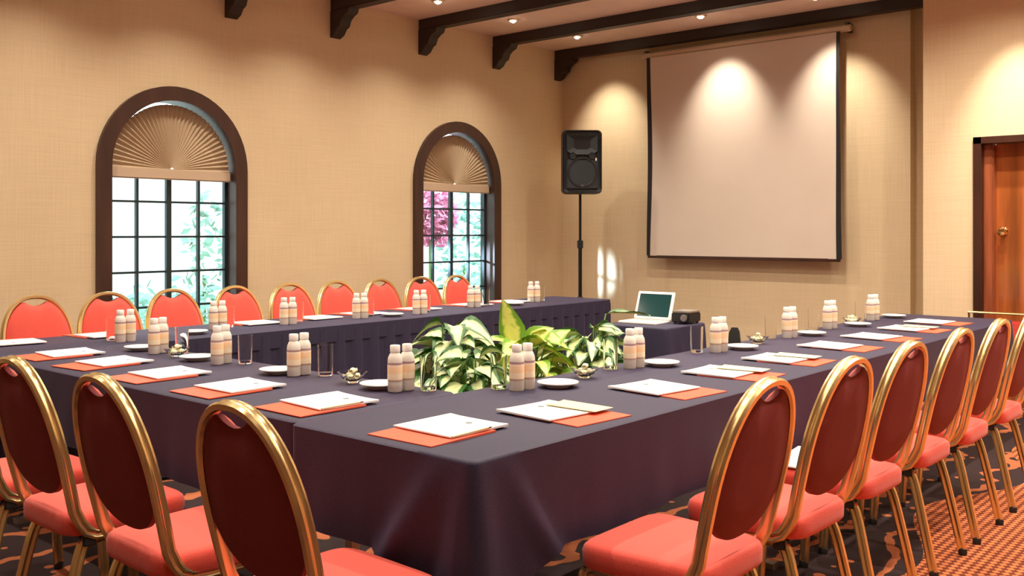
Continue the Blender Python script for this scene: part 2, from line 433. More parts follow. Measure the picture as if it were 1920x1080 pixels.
# ------------------------------------------------------------------ draped tables
def table(label, x0, x1, y0, y1, zt, amps, drops=(.29, .29, .29, .29), pleat=None, seedk=1, group=None):
    rnd = random.Random(seedk)
    cx, cy = (x0+x1)/2, (y0+y1)/2
    t = thing('draped_table', label, 'table', (cx, cy, 0), 0, group)
    hx, hy = (x1-x0)/2, (y1-y0)/2
    obj('tabletop', B(-hx+.02, hx-.02, -hy+.02, hy-.02, zt-.04, zt-.012), M_wood, t)
    # T shaped legs: post with a flat foot across the short way
    long_x = hx > hy; LL = 2*max(hx, hy); nl = max(2, int(round(LL/1.75))+1); hs = min(hx, hy)
    for q in range(nl):
        a_ = -LL/2+.16+(LL-.32)*q/(nl-1)
        for sy in (-1, 1):
            bm = bmesh.new(); c_ = sy*(hs-.10)
            if long_x: box(bm, a_-.016, a_+.016, c_-.016, c_+.016, .02, zt-.04); box(bm, a_-.02, a_+.02, min(c_-.06*sy, c_+.06*sy), max(c_-.06*sy, c_+.06*sy), 0, .025)
            else: box(bm, c_-.016, c_+.016, a_-.016, a_+.016, .02, zt-.04); box(bm, min(c_-.06*sy, c_+.06*sy), max(c_-.06*sy, c_+.06*sy), a_-.02, a_+.02, 0, .025)
            obj('table_leg', bm, M_alu, t)
    # perimeter samples with rounded corners
    r = .025; per = []
    def side(ax, bx_, ay, by_, nx, ny, sid):
        L_ = math.hypot(bx_-ax, by_-ay); n = max(8, int(L_/.012))
        for k in range(n): 
            q = k/n; per.append((ax+(bx_-ax)*q, ay+(by_-ay)*q, nx, ny, sid, q*L_, L_))
    def corner(ccx, ccy, a0, sid):
        for k in range(5):
            a = a0+PI/2*k/5; per.append((ccx+r*math.cos(a), ccy+r*math.sin(a), math.cos(a), math.sin(a), -1, 0, 1))
    side(-hx+r, hx-r, -hy, -hy, 0, -1, 0); corner(hx-r, -hy+r, -PI/2, 0)
    side(hx, hx, -hy+r, hy-r, 1, 0, 1); corner(hx-r, hy-r, 0, 1)
    side(hx-r, -hx+r, hy, hy, 0, 1, 2); corner(-hx+r, hy-r, PI/2, 2)
    side(-hx, -hx, hy-r, -hy+r, -1, 0, 3); corner(-hx+r, -hy+r, PI, 3)
    ph = [rnd.uniform(0, 6.28) for _ in range(6)]
    levels = [0, .012, .03, .07]+[.12+.88*k/22 for k in range(23)]
    bm = bmesh.new(); rings = []
    # inset ring for the rounded edge
    rings.append([bm.verts.new((p[0]-p[2]*.008, p[1]-p[3]*.008, zt)) for p in per])
    for t_ in levels:
        row = []
        for (x, y, nx, ny, sid, s, L_) in per:
            am = amps[sid] if sid >= 0 else max(amps)
            cs = {(1,-1):(0,1),(1,1):(1,2),(-1,1):(2,3),(-1,-1):(3,0)}[(1 if x > 0 else -1, 1 if y > 0 else -1)]
            dcn = (min(s, L_-s) if sid >= 0 else 0)
            free = amps[cs[0]] > 0 and amps[cs[1]] > 0
            H = (drops[sid] if sid >= 0 else (drops[cs[0]]+drops[cs[1]])/2)
            if free and H < .6: H += .15*max(0, 1-dcn/.34)+.008*math.sin(s*7+ph[4])
            if sid < 0:   # corner: blend of the neighbouring sides, only if both are free
                off = .030*t_**.7 if min(amps) >= 0 else .0
                if amps[{(1,-1):1,(1,1):1,(-1,1):3,(-1,-1):3}[(1 if x > 0 else -1, 1 if y > 0 else -1)]] <= 0 or amps[{(1,-1):0,(1,1):2,(-1,1):2,(-1,-1):0}[(1 if x > 0 else -1, 1 if y > 0 else -1)]] <= 0: off = 0
            elif am <= 0: off = 0
            else:
                cr_ = cs[0] if cs[0] != sid else cs[1]
                dc = dcn if amps[cr_] > 0 else 9.0
                w = math.sin(s*9+ph[0])*.45+math.sin(s*21+ph[1])*.3+math.sin(s*37+ph[2])*.2+math.sin(s*4.1+ph[3])*.4
                off = am*(w+1.0)*.5*t_**1.1
                # hanging fold that fans out from each free corner
                off += .030*t_**.7*math.exp(-(dc/.10)**2)
                fd = (dc-.10-.20*t_)/.042
                off += am*1.3*math.exp(-fd*fd)*min(1, t_*1.6)
                off -= am*.7*math.exp(-((dc-.03-.12*t_)/.04)**2)*t_
            row.append(bm.verts.new((x+nx*max(off, 0), y+ny*max(off, 0), zt-.006-H*t_ if t_ else zt-.006)))
        rings.append(row)
    k = len(per)
    for a, b in zip(rings, rings[1:]):
        for i in range(k): bm.faces.new((a[i], b[i], b[(i+1) % k], a[(i+1) % k]))
    bm.faces.new(rings[0])
    obj('tablecloth', bm, M_cloth, t, 'all')
    if pleat is not None:      # box pleated skirt hanging behind the short overhang on the -y side
        bm = bmesh.new(); n = int((x1-x0)/.035); a = []
        for k in range(n+1):
            x = -hx+.02+(2*hx-.04)*k/n; y = -hy+.004-(.010 if (k//2) % 2 else -.006)
            a.append([bm.verts.new((x, y*1.0, z)) for z in (zt-.03, .5, .25, .02)])
        for p, q in zip(a, a[1:]):
            for j in range(3): bm.faces.new((p[j], p[j+1], q[j+1], q[j]))
        obj('pleated_skirt', bm, M_cloth, t)
    return t
# smooth shading with a flat top: keep the top crisp through sharp angle instead
ZT = .75
def fix_cloth(t):
    for c in t.children:
        if c.name.startswith('tablecloth'): c.data.set_sharp_from_angle(angle=math.radians(50))
    return t
fix_cloth(table('long dark draped table running along the right side, its corner nearest the camera', 1.77, 6.95, 1.66, 2.42, ZT, (.013, .015, 0, .026), seedk=3, group='U of draped conference tables'))
fix_cloth(table('dark draped table closing the front of the U, between the two long tables', 1.80, 2.51, 2.436, 4.74, ZT-.002, (0, .008, 0, .014), seedk=5, group='U of draped conference tables'))
fix_cloth(table('long dark draped table beside the window wall', 1.80, 6.80, 4.755, 5.39, ZT, (0, .015, .004, .015), drops=(.10, .30, .28, .29), pleat=0, seedk=8, group='U of draped conference tables'))
fix_cloth(table('small dark draped table inside the U holding the laptop', 4.97, 5.45, 3.08, 3.54, ZT, (.010, .01, .01, .010), drops=(.6, .6, .6, .6), seedk=9))

# ------------------------------------------------------------------ chairs
def groove(w, h):
    """flat oval tube section with a groove on the two broad faces; n half w, b half h"""
    return [(w, -h*.55), (w*.55, -h*.12), (w*.55, h*.12), (w, h*.55), (w*.6, h), (-w*.6, h), (-w, h*.55), (-w*.7, 0), (-w, -h*.55), (-w*.6, -h), (w*.6, -h)]
def hoop_x(th):   # th from PI/2 (top) to 0 (side)
    return .198*abs(math.cos(th))**.88, .665+.275*abs(math.sin(th))**.92
def yb(z): return -.28+(.94-z)*.235
def chair_proto(label):
    t = thing('banquet_chair', label, 'chair')
    # hoop + seat rails as one bent tube
    half = []
    for k in range(15):
        th = PI/2*(1-k/14); x, z = hoop_x(th); half.append((x, yb(z), z))
    half += [(.196, yb(.60), .60), (.192, yb(.54), .54), (.188, yb(.49), .49), (.184, -.155, .45), (.182, -.135, .422), (.180, -.105, .408), (.180, -.05, .405), (.180, .10, .402), (.180, .15, .402)]
    path = [(-x, y, z) for x, y, z in reversed(half)][:-1]+half
    hp = sweep(bmesh.new(), path, groove(.011, .0175), (-1, 0, 0))
    obj('back_frame', hp, M_gold, t, True)
    for s in (-1, 1):
        # front leg: bends down out of the rail
        p = smooth_path([(s*.180, .15, .402), (s*.180, .175, .393), (s*.181, .188, .36), (s*.183, .195, .25), (s*.185, .21, .02)], 5)
        fl = obj('leg', sweep(bmesh.new(), p, groove(.011, .0165), (s, 0, 0)), M_gold, t, True)
        obj('foot_cap', lathe(bmesh.new(), [(0, 0), (.017, 0), (.018, .02), (.015, .026), (0, .026)], 12, (s*.185, .211, 0)), M_black, fl, True)
        # rear leg: leaves the rail under the seat and runs back
        p = smooth_path([(s*.160, .02, .392), (s*.160, -.06, .392), (s*.162, -.115, .386), (s*.164, -.145, .36), (s*.172, -.185, .20), (s*.178, -.225, .02)], 5)
        rl = obj('leg', sweep(bmesh.new(), p, groove(.012, .0165), (s, 0, 0)), M_gold, t, True)
        obj('foot_cap', lathe(bmesh.new(), [(0, 0), (.017, 0), (.018, .02), (.015, .026), (0, .026)], 12, (s*.178, -.227, 0)), M_black, rl, True)
        obj('bracket', B(s*.172-.012, s*.172+.012, -.145, -.105, .375, .408, bev=.003), M_black, t)
    # cross bars
    bm = sweep(bmesh.new(), [(-.165, -.10, .392), (.165, -.10, .392)], circ(.009), (0, 0, 1))
    sweep(bm, [(-.18, .13, .392), (.18, .13, .392)], circ(.009), (0, 0, 1))
    obj('cross_bar', bm, M_gold, t, True)
    # seat: rounded trapezoid cushion
    bm = bmesh.new(); N = 40; rings = []
    def outl(k, ins):
        a = 2*PI*k/N; c, s_ = math.cos(a), math.sin(a); e = .30
        x = (abs(c)**e)*(1 if c >= 0 else -1); y = (abs(s_)**e)*(1 if s_ >= 0 else -1)
        wx = (.198+.014*y)-ins; wy = .198-ins
        return x*wx, .005+y*wy
    for ins, z in ((.02, .408), (.004, .410), (0, .416), (-.001, .450), (.003, .464), (.011, .472), (.024, .476), (.06, .479), (.12, .481)):
        rings.append([bm.verts.new((*outl(k, ins), z)) for k in range(N)])
    for a, b in zip(rings, rings[1:]):
        for i in range(N): bm.faces.new((a[i], a[(i+1) % N], b[(i+1) % N], b[i]))
    bm.faces.new(rings[-1]); bm.faces.new(list(reversed(rings[0])))
    seat = obj('seat', bm, M_red, t, True)
    bm = B(-.165, .165, -.15, .165, .398, .410); obj('seat_base', bm, M_black, seat)
    # backrest pad: oval with a hand hold cut at the top
    bm = bmesh.new(); N = 64; pts = []
    for k in range(N):
        a = 2*PI*k/N; c, s_ = math.cos(a), math.sin(a)
        if s_ >= 0: x = .186*abs(c)**.9*(1 if c >= 0 else -1); z = .665+.263*s_**.92
        else: x = .186*abs(c)**.85*(1 if c >= 0 else -1); z = .665-.145*abs(s_)**1.0
        if s_ > 0 and abs(x) < .082: z = min(z, .888+.040*(abs(x)/.082)**2)
        pts.append((x, z))
    cz = .69
    def prow(sc, off):
        return [bm.verts.new((x*sc, yb((cz+(z-cz)*sc))+off, cz+(z-cz)*sc)) for x, z in pts]
    F = [prow(.15, .034), prow(.5, .033), prow(.8, .028), prow(.94, .020), prow(1.0, .008)]
    R_ = [prow(1.0, -.008), prow(.96, -.013), prow(.5, -.016), prow(.15, -.016)]
    for rg in (F,):
        for a, b in zip(rg, rg[1:]):
            for i in range(N): bm.faces.new((a[i], b[i], b[(i+1) % N], a[(i+1) % N]))
    bm.faces.new(F[0])
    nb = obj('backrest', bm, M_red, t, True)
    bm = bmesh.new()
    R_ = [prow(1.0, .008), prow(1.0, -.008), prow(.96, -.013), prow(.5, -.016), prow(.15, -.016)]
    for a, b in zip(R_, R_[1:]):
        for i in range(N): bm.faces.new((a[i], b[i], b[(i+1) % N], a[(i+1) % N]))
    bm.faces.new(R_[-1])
    obj('backrest_rear', bm, M_redback, nb, True, label='maroon rear side of the backrest')  # rear side in a darker maroon than the front pad
    return t
# row along the right table, facing the window wall
RX = [2.33, 2.90, 3.46, 4.04, 4.58, 5.19]
rlab = ['red banquet chair with gold frame nearest the camera in the right hand row',
        'red banquet chair with gold frame, second from the camera along the right table',
        'red banquet chair along the right table with a white sheet of paper on its seat',
        'red banquet chair, fourth from the camera along the right table',
        'red banquet chair, fifth from the camera along the right table, before the doorway',
        'red banquet chair farthest along the right table, cut by the right picture edge']
G1 = 'banquet chairs along the right table'
proto = chair_proto(rlab[0]); proto['group'] = G1; proto.location = (RX[0], 1.41, 0); proto.rotation_euler = (0, 0, .01)
for i in range(1, 6):
    dup(proto, rlab[i], G1, (RX[i], 1.41+.004*i+random.uniform(-.01, .01), 0), random.uniform(-.03, .03))
G2 = 'banquet chairs at the front of the U'
FY = [1.88, 2.52, 3.07, 3.66]
flab = ['large red banquet chair in the foreground at the near end of the right table',
        'red banquet chair with gold frame left of the foreground chair, at the front table',
        'red banquet chair with gold frame at the left picture edge, at the front table',
        'red banquet chair mostly outside the left picture edge, only its seat and lower frame showing']
for i, y in enumerate(FY):
    dup(proto, flab[i], G2, (1.505, y, 0), -PI/2+random.uniform(-.03, .03))
G3 = 'banquet chairs against the window wall'
LX = [2.475, 2.92, 3.37, 3.857, 4.31, 4.74, 5.20, 5.63, 6.08]
for i, x in enumerate(LX):
    extra = ['leftmost in the photo', 'before the left window frame', 'before the middle of the left window', 'at the right edge of the left window',
             'just right of the left window', 'midway between the two windows', 'left of the right window', 'before the left half of the right window', 'rightmost, before the right window'][i]
    dup(proto, 'red gold rimmed chair against the window wall, '+extra, G3, (x, 5.625, 0), PI+random.uniform(-.05, .05))
# square backed chair past the end of the right table
t = thing('side_chair', 'gold framed chair with a straight top rail past the far end of the right table', 'chair', (7.42, 1.80, 0), -PI/2)
bm = bmesh.new()
sweep(bm, [(-.19, -.22, 0), (-.19, -.20, .42), (-.19, -.25, .77), (.19, -.25, .77), (.19, -.20, .42), (.19, -.22, 0)], circ(.011), (0, -1, 0))
obj('back_frame', bm, M_gold, t, True)
obj('seat', B(-.19, .19, -.19, .2, .41, .47, bev=.015), M_red, t, True)
obj('backrest', B(-.17, .17, -.245, -.21, .50, .72, bev=.012), M_red, t, True)
for s in (-1, 1): obj('leg', sweep(bmesh.new(), [(s*.17, .17, .41), (s*.18, .19, 0)], circ(.011), (1, 0, 0)), M_gold, t, True)

# ------------------------------------------------------------------ table ware
ZI = ZT+.0005
def bottle(label):
    t = thing('water_bottle', label, 'bottle')
    obj('bottle_body', lathe(bmesh.new(), [(0, 0), (.024, 0), (.027, .004), (.027, .112), (.026, .122), (.020, .136), (.0165, .140), (.0165, .150), (0, .150)], 20), M_bottle, t, True)
    obj('bottle_label', lathe(bmesh.new(), [(.0275, .038), (.0277, .040), (.0277, .104), (.0275, .106)], 20), M_label, t, True)
    obj('bottle_cap', lathe(bmesh.new(), [(.0175, .142), (.0185, .144), (.0185, .166), (.017, .168), (0, .168)], 16), M_cap, t, True)
    return t
def tumbler(label):
    o = obj('glass_tumbler', lathe(bmesh.new(), [(0, 0), (.027, 0), (.029, .003), (.032, .125), (.0305, .125), (.0275, .014), (0, .012)], 24), M_tumbler, None, True)
    tag(o, label, 'glass'); return o
def saucer(label):
    o = obj('side_plate', lathe(bmesh.new(), [(0, .003), (.035, .003), (.037, 0), (.042, 0), (.044, .004), (.062, .010), (.078, .017), (.078, .020), (.060, .0155), (.040, .009), (0, .008)], 36), M_china, None, True)
    tag(o, label, 'plate'); return o
def bowl(label):
    o = obj('glass_bowl', lathe(bmesh.new(), [(0, 0), (.022, 0), (.024, .004), (.045, .024), (.058, .040), (.056, .041), (.043, .027), (.022, .009), (0, .008)], 28), M_tumbler, None, True)
    tag(o, label, 'bowl'); return o
def candy(label):
    bm = bmesh.new(); bmesh.ops.create_icosphere(bm, subdivisions=2, radius=.012)
    for v in bm.verts: v.co.x *= 1.25
    for s in (-1, 1):
        rr = [bm.verts.new((s*.013, 0, 0))]+[bm.verts.new((s*.026, .010*math.cos(a), .010*math.sin(a)*(1 if k % 2 else .5))) for k, a in enumerate([2*PI*j/8 for j in range(8)])]
        for k in range(8): bm.faces.new((rr[0], rr[1+k], rr[1+(k+1) % 8]))
    o = obj('wrapped_candy', bm, M_candy, None, True); tag(o, label, 'candy'); return o
def sheet(name, w, d, h, m, label, cat):
    bm = bmesh.new(); nx, ny = 6, 6
    vt = [[bm.verts.new((-w/2+w*i/nx, -d/2+d*j/ny, h+.0025*(abs(i/nx-.5)*2)**4*(j/ny))) for i in range(nx+1)] for j in range(ny+1)]
    vb = [[bm.verts.new((-w/2+w*i/nx, -d/2+d*j/ny, 0)) for i in range(nx+1)] for j in range(ny+1)]
    for j in range(ny):
        for i in range(nx):
            bm.faces.new((vt[j][i], vt[j][i+1], vt[j+1][i+1], vt[j+1][i])); bm.faces.new((vb[j][i], vb[j+1][i], vb[j+1][i+1], vb[j][i+1]))
    for j in range(ny):
        bm.faces.new((vt[j][0], vt[j+1][0], vb[j+1][0], vb[j][0])); bm.faces.new((vt[j][nx], vb[j][nx], vb[j+1][nx], vt[j+1][nx]))
        bm.faces.new((vt[0][j], vb[0][j], vb[0][j+1], vt[0][j+1])); bm.faces.new((vt[ny][j], vt[ny][j+1], vb[ny][j+1], vb[ny][j]))
    return bm
def notepad(label):
    t = thing('notepad', label, 'notepad')
    obj('paper', sheet('p', .245, .235, .004, M_paper, 0, 0), M_paper, t)
    obj('printed_mark', lathe(bmesh.new(), [(0, 0), (.011, 0), (.011, .0008), (0, .0008)], 12, (0.02, .055, .0045)), M_mark, t, label='small grey printed mark')
    return t
def folder(label):
    o = obj('paper_folder', sheet('f', .255, .265, .003, M_folder, 0, 0), M_folder); tag(o, label, 'folder'); return o
PB, PT, PS, PO, PC = bottle(''), tumbler(''), saucer(''), bowl(''), candy('')
PN, PF = notepad(''), folder('')
protos = [PB, PT, PS, PO, PC, PN, PF]
def put(p, label, grp, x, y, z, rz=0): return dup(p, label, grp, (x, y, z), rz)

ALONG = {'R': 'right table', 'F': 'front table', 'L': 'window side table'}
FROM = {'R': 'from near end', 'F': 'from right', 'L': 'from left'}
# stationery: (table, x, y, facing angle, folder visible)
stat = [('R', 2.42, 1.885), ('R', 3.03, 1.88), ('R', 3.55, 1.89), ('R', 4.09, 1.90), ('R', 4.72, 1.92), ('R', 5.28, 1.92), ('R', 5.85, 1.93), ('R', 6.38, 1.96)]
fst = [('F', 2.02, 2.59), ('F', 2.01, 3.10), ('F', 2.01, 3.60), ('F', 2.03, 4.10), ('F', 2.04, 4.55)]
lst = [('L', 2.08, 5.25), ('L', 2.56, 5.25), ('L', 3.52, 5.22), ('L', 4.00, 5.22), ('L', 4.42, 5.24), ('L', 4.95, 5.24), ('L', 5.50, 5.22), ('L', 5.95, 5.22)]
def stationery(x, y, rz, desc, card=False, pencil=False):
    # rz = 0: sitter on the -Y side
    a = random.uniform(-.10, .10)
    f = Vector((math.cos(rz+PI/2), math.sin(rz+PI/2)))
    r = Vector((math.cos(rz), math.sin(rz)))
    put(PF, 'orange red folder under a notepad, '+desc, 'red folders at the places', x-f.x*.045, y-f.y*.045, ZI, rz+a+random.uniform(-.05, .05))
    q = Vector((x, y))+f*.042-r*.010
    put(PN, 'white notepad on a red folder, '+desc, 'notepads at the places', q.x, q.y, ZI+.0062, rz+a-.04)
    if card:
        q2 = Vector((x, y))+r*.085-f*.005
        o = obj('cream_card', sheet('c', .10, .20, .001, M_cream, 0, 0), M_cream); tag(o, 'cream card beside a notepad, '+desc, 'card', 'cream cards on the folders')
        o.location = (q2.x, q2.y, ZI+.0136); o.rotation_euler = (0, 0, rz+a+.05)
    if pencil:
        q2 = Vector((x, y))+r*.122-f*.01
        bm = bmesh.new(); sweep(bm, [(0, -.085, 0), (0, .075, 0)], circ(.0035, 6), (0, 0, 1))
        t = thing('pencil', 'pale wooden pencil beside a notepad, '+desc, 'pencil', (q2.x, q2.y, ZI+.0145), rz+a+.05, 'pencils at the places')
        obj('pencil_body', bm, M_pencil, t, True)
        bm = bmesh.new(); sweep(bm, [(0, .075, 0), (0, .09, 0)], circ(.002, 6), (0, 0, 1)); obj('pencil_tip', bm, M_black, t, True)
for i, (k, x, y) in enumerate(stat):
    stationery(x, y, 0, '%s %s, %s' % (ordn(i), FROM[k], ALONG[k]), card=i in (0, 2, 3, 6), pencil=False)
stationery(1.99, 1.985, -PI/2, 'on the near end of the right table', pencil=True)
for i, (k, x, y) in enumerate(fst):
    stationery(x, y, -PI/2, '%s %s, %s' % (ordn(i), FROM[k], ALONG[k]), pencil=i == 0)
for i, (k, x, y) in enumerate(lst):
    stationery(x, y, PI, '%s %s, %s' % (ordn(i), FROM[k], ALONG[k]))
def series(p, noun, grp, k, pts, z=ZI):
    out = []
    for i, (x, y) in enumerate(pts):
        out.append(put(p, '%s, %s %s, %s' % (noun, ordn(i), FROM[k], ALONG[k]), grp, x, y, z, random.uniform(0, 6)))
    return out
pl = {'R': [(2.835, 2.225), (3.571, 2.236), (4.333, 2.248), (5.163, 2.255), (5.85, 2.26), (6.58, 2.30)],
      'F': [(2.385, 2.706), (2.36, 3.302), (2.364, 3.922), (2.382, 4.46)],
      'L': [(2.95, 4.93), (4.45, 4.93), (5.75, 4.95)]}
for k in pl: series(PS, 'round white side plate', 'side plates', k, pl[k])
bt = {'R': [(2.70, 2.285, 46), (3.445, 2.292, 50), (4.166, 2.285, 56), (4.979, 2.30, 58), (5.595, 2.33, 58), (6.312, 2.34, 60)],
      'F': [(2.395, 2.605, 40), (2.385, 3.20, 44), (2.37, 3.737, 52), (2.378, 4.286, 48)],
      'L': [(2.51, 4.86, 30), (3.186, 5.06, 30), (3.645, 5.00, 25), (4.21, 4.98, 25), (4.711, 4.93, 25), (5.394, 5.05, 25), (6.127, 5.06, 25)]}
for k in bt:
    for i, (x, y, ang) in enumerate(bt[k]):
        sv = math.atan2(y, x); a = sv-PI/2+math.radians(ang)
        dx, dy = .0285*math.cos(a), .0285*math.sin(a)
        # image left/right of the two
        e = [(x+dx, y+dy), (x-dx, y-dy)]
        e.sort(key=lambda p: (p[0]*.6541-p[1]*.7564)/(p[0]*.7564+p[1]*.6541))
        for s, (px, py) in zip(('left', 'right'), e):
            put(PB, 'small white capped water bottle, %s one of pair %s %s, %s' % (s, ordn(i), FROM[k], ALONG[k]), 'small water bottles in pairs', px, py, ZI, random.uniform(0, 6))
gl = {'R': [(2.66, 2.365), (3.345, 2.345), (4.068, 2.35), (4.873, 2.36), (5.45, 2.37), (6.18, 2.375)],
      'F': [(2.465, 2.535), (2.448, 3.11), (2.44, 3.66), (2.45, 4.20)],
      'L': [(2.493, 4.97), (3.31, 5.133), (3.80, 5.10), (4.37, 5.07), (4.89, 5.05), (5.56, 5.08), (6.27, 5.1)]}
for k in gl: series(PT, 'clear straight glass tumbler', 'glass tumblers', k, gl[k])
bw = {'R': [(3.082, 2.285), (4.60, 2.30), (5.957, 2.34)], 'F': [(2.40, 2.885), (2.365, 4.10)], 'L': []}
for k in bw:
    series(PO, 'small clear glass candy bowl', 'candy bowls', k, bw[k])
    for i, (x, y) in enumerate(bw[k]):
        for q, (cx, cy, cz, w) in enumerate(((-.017, -.008, .024, 'left'), (.016, -.010, .025, 'right'), (.0, .018, .026, 'rear'), (0.0, -.002, .046, 'topmost'))):
            put(PC, 'cream wrapped candy, %s piece in glass bowl %s %s, %s' % (w, ordn(i), FROM[k], ALONG[k]), 'wrapped candies', x+cx, y+cy, ZI+cz, random.uniform(0, 3))
for p in protos:
    for ch in list(p.children): bpy.data.objects.remove(ch)
    bpy.data.objects.remove(p)
# paper on the third right hand chair
o = obj('paper_sheet', sheet('s', .34, .22, .003, M_paper, 0, 0), M_paper); tag(o, 'white sheet of paper lying on the seat of the third chair along the right table', 'paper')
o.location = (3.44, 1.50, .4835); o.rotation_euler = (0, 0, .1)
# small black stand at the inner edge
bm = bmesh.new()
pr = [(-.032, 0), (.032, 0), (.026, .065), (.016, .085), (-.014, .085), (-.026, .06)]
a = [bm.verts.new((p, -.02+.008*(q/.085), q)) for p, q in pr]; b = [bm.verts.new((p, .02-.008*(q/.085), q)) for p, q in pr]
bm.faces.new(a); bm.faces.new(list(reversed(b)))
for k in range(6): bm.faces.new((a[k], a[(k+1) % 6], b[(k+1) % 6], b[k]))
o = obj('card_stand', bm, M_black, None, False, (4.51, 2.385, ZI)); o.rotation_euler = (0, 0, -PI/4-.4)
tag(o, 'small black tapered stand behind water bottles at inner edge of the right table', 'stand')

# ------------------------------------------------------------------ laptop and device
t = thing('laptop', 'open white laptop with a dark screen on the small draped table', 'laptop', (5.28, 3.375, ZT), PI/2+.06)
# local: x lateral, -y towards the user... screen hinged at +y side
bs = obj('laptop_base', B(-.135, .135, -.20, 0, 0, .014, bev=.004), M_white, t)
bm = bmesh.new()
for r_ in range(5):
    for c_ in range(12): box(bm, -.118+c_*.0198, -.102+c_*.0198, -.105+r_*.018, -.091+r_*.018, .014, .0155)
obj('keyboard', bm, M_key, bs)
obj('touchpad', B(-.04, .04, -.18, -.12, .014, .0146), M_key, bs)
lid = obj('laptop_lid', B(-.135, .135, -.005, .005, 0, .185, bev=.004), M_white, t, False, (0, 0, .015)); lid.rotation_euler = (-.35, 0, 0)
obj('display', B(-.115, .115, -.0068, -.0052, .018, .168), M_lcd, lid)
t.rotation_euler = (0, 0, -PI/2+.05)
t = thing('projector', 'small silver topped black projector right of the laptop', 'projector', (5.33, 3.155, ZT), -PI/2+.05)
obj('casing', B(-.062, .062, -.08, .08, .010, .070, bev=.006), M_black, t)
obj('top_cover', B(-.061, .061, -.078, .078, .070, .082, bev=.004), M_alu, t, label='silver top cover')
bm = lathe(bmesh.new(), [(.0, 0), (.020, 0), (.022, .012), (.016, .014), (0, .008)], 18); bmesh.ops.rotate(bm, verts=bm.verts, matrix=Matrix.Rotation(PI/2, 3, 'X'))
obj('lens', bm, M_alu, t, True, (.03, -.079, .040))
for sx in (-1, 1):
    for sy in (-1, 1): obj('foot', lathe(bmesh.new(), [(0, 0), (.008, 0), (.008, .011), (0, .011)], 10, (sx*.045, sy*.06, 0)), M_black, t)

# ------------------------------------------------------------------ projection screen
t = thing('projection_screen', 'pull down projection screen with black side borders on the far wall', 'screen', (XS-.13, 4.395, 0))
SW = .985
bm = lathe(bmesh.new(), [(0, -1.09), (.030, -1.09), (.032, -1.07), (.032, 1.07), (.030, 1.09), (0, 1.09)], 16)
bmesh.ops.rotate(bm, verts=bm.verts, matrix=Matrix.Rotation(PI/2, 3, 'X'))
obj('roller_case', bm, M_rail, t, True, (.03, 0, 3.13))
for s in (-1, 1): obj('wall_bracket', B(.02, .1285, s*1.05-.015, s*1.05+.015, 3.10, 3.18), M_black, t)
bm = bmesh.new(); ny, nz = 20, 24
def scr_pt(i, j, off=0):
    y = -SW+2*SW*i/ny; z = 1.085+(3.10-1.085)*j/nz
    pinch = 1-.012*math.sin(PI*j/nz)
    x = -.012*math.cos(2*PI*(j/nz))*abs(y/SW)**3
    return (x+off, y*pinch, z)
for off in (0, .002):
    g = [[bm.verts.new(scr_pt(i, j, off)) for i in range(ny+1)] for j in range(nz+1)]
    for j in range(nz):
        for i in range(ny): bm.faces.new((g[j][i], g[j][i+1], g[j+1][i+1], g[j+1][i]))
obj('screen_fabric', bm, M_scr, t, 'all')
for s in (-1, 1):
    bm = bmesh.new(); a = []
    for j in range(nz+1):
        p = scr_pt(0 if s < 0 else ny, j); wd = .022+(.018*(1-j/nz) if s < 0 else .004)
        curl = .02*math.sin(PI*(1-j/nz))
        a.append([bm.verts.new((p[0]-.003, p[1]-s*.012, p[2])), bm.verts.new((p[0]-.004-curl, p[1]+s*wd, p[2])), bm.verts.new((p[0]+.004, p[1]+s*wd*.9, p[2])), bm.verts.new((p[0]+.004, p[1]-s*.012, p[2]))])
    for p, q in zip(a, a[1:]):
        for k in range(4): bm.faces.new((p[k], p[(k+1) % 4], q[(k+1) % 4], q[k]))
    bm.faces.new(a[0]); bm.faces.new(list(reversed(a[-1])))
    obj('side_border', bm, M_screenblk, t, False, label='black side border')
obj('bottom_bar', B(-.014, .014, -SW-.02, SW+.02, 1.060, 1.088, bev=.005), M_frame, t)

# ------------------------------------------------------------------ loudspeaker on a stand
SX, SY = 7.75, 5.80
t = thing('speaker_stand', 'black tripod stand carrying the loudspeaker in the room corner', 'stand', (SX, SY, 0), .4)
obj('pole', lathe(bmesh.new(), [(0, .12), (.019, .12), (.019, 1.20), (.0135, 1.20), (.0135, 1.70), (0, 1.70)], 14), M_blacktube, t, True)
obj('collar', lathe(bmesh.new(), [(.019, 1.16), (.030, 1.165), (.030, 1.235), (.016, 1.245)], 14), M_black, t, True)
obj('locking_knob', lathe(bmesh.new(), [(0, 0), (.015, 0), (.015, .03), (0, .03)], 10), M_black, t, True, (.03, 0, 1.19))
obj('leg_collar', lathe(bmesh.new(), [(.019, .60), (.032, .61), (.032, .67), (.019, .68)], 14), M_black, t, True)
for k in range(3):
    a = 2*PI*k/3
    lg = obj('leg', sweep(bmesh.new(), [(.03*math.cos(a), .03*math.sin(a), .64), (.45*math.cos(a), .45*math.sin(a), .02)], circ(.011), (0, 0, 1)), M_blacktube, t, True)
    obj('rubber_foot', lathe(bmesh.new(), [(0, 0), (.016, 0), (.016, .03), (0, .03)], 10, (.455*math.cos(a), .455*math.sin(a), 0)), M_black, lg, True)
    obj('brace', sweep(bmesh.new(), [(.02*math.cos(a), .02*math.sin(a), .20), (.25*math.cos(a), .25*math.sin(a), .32)], circ(.006), (0, 0, 1)), M_blacktube, t, True)
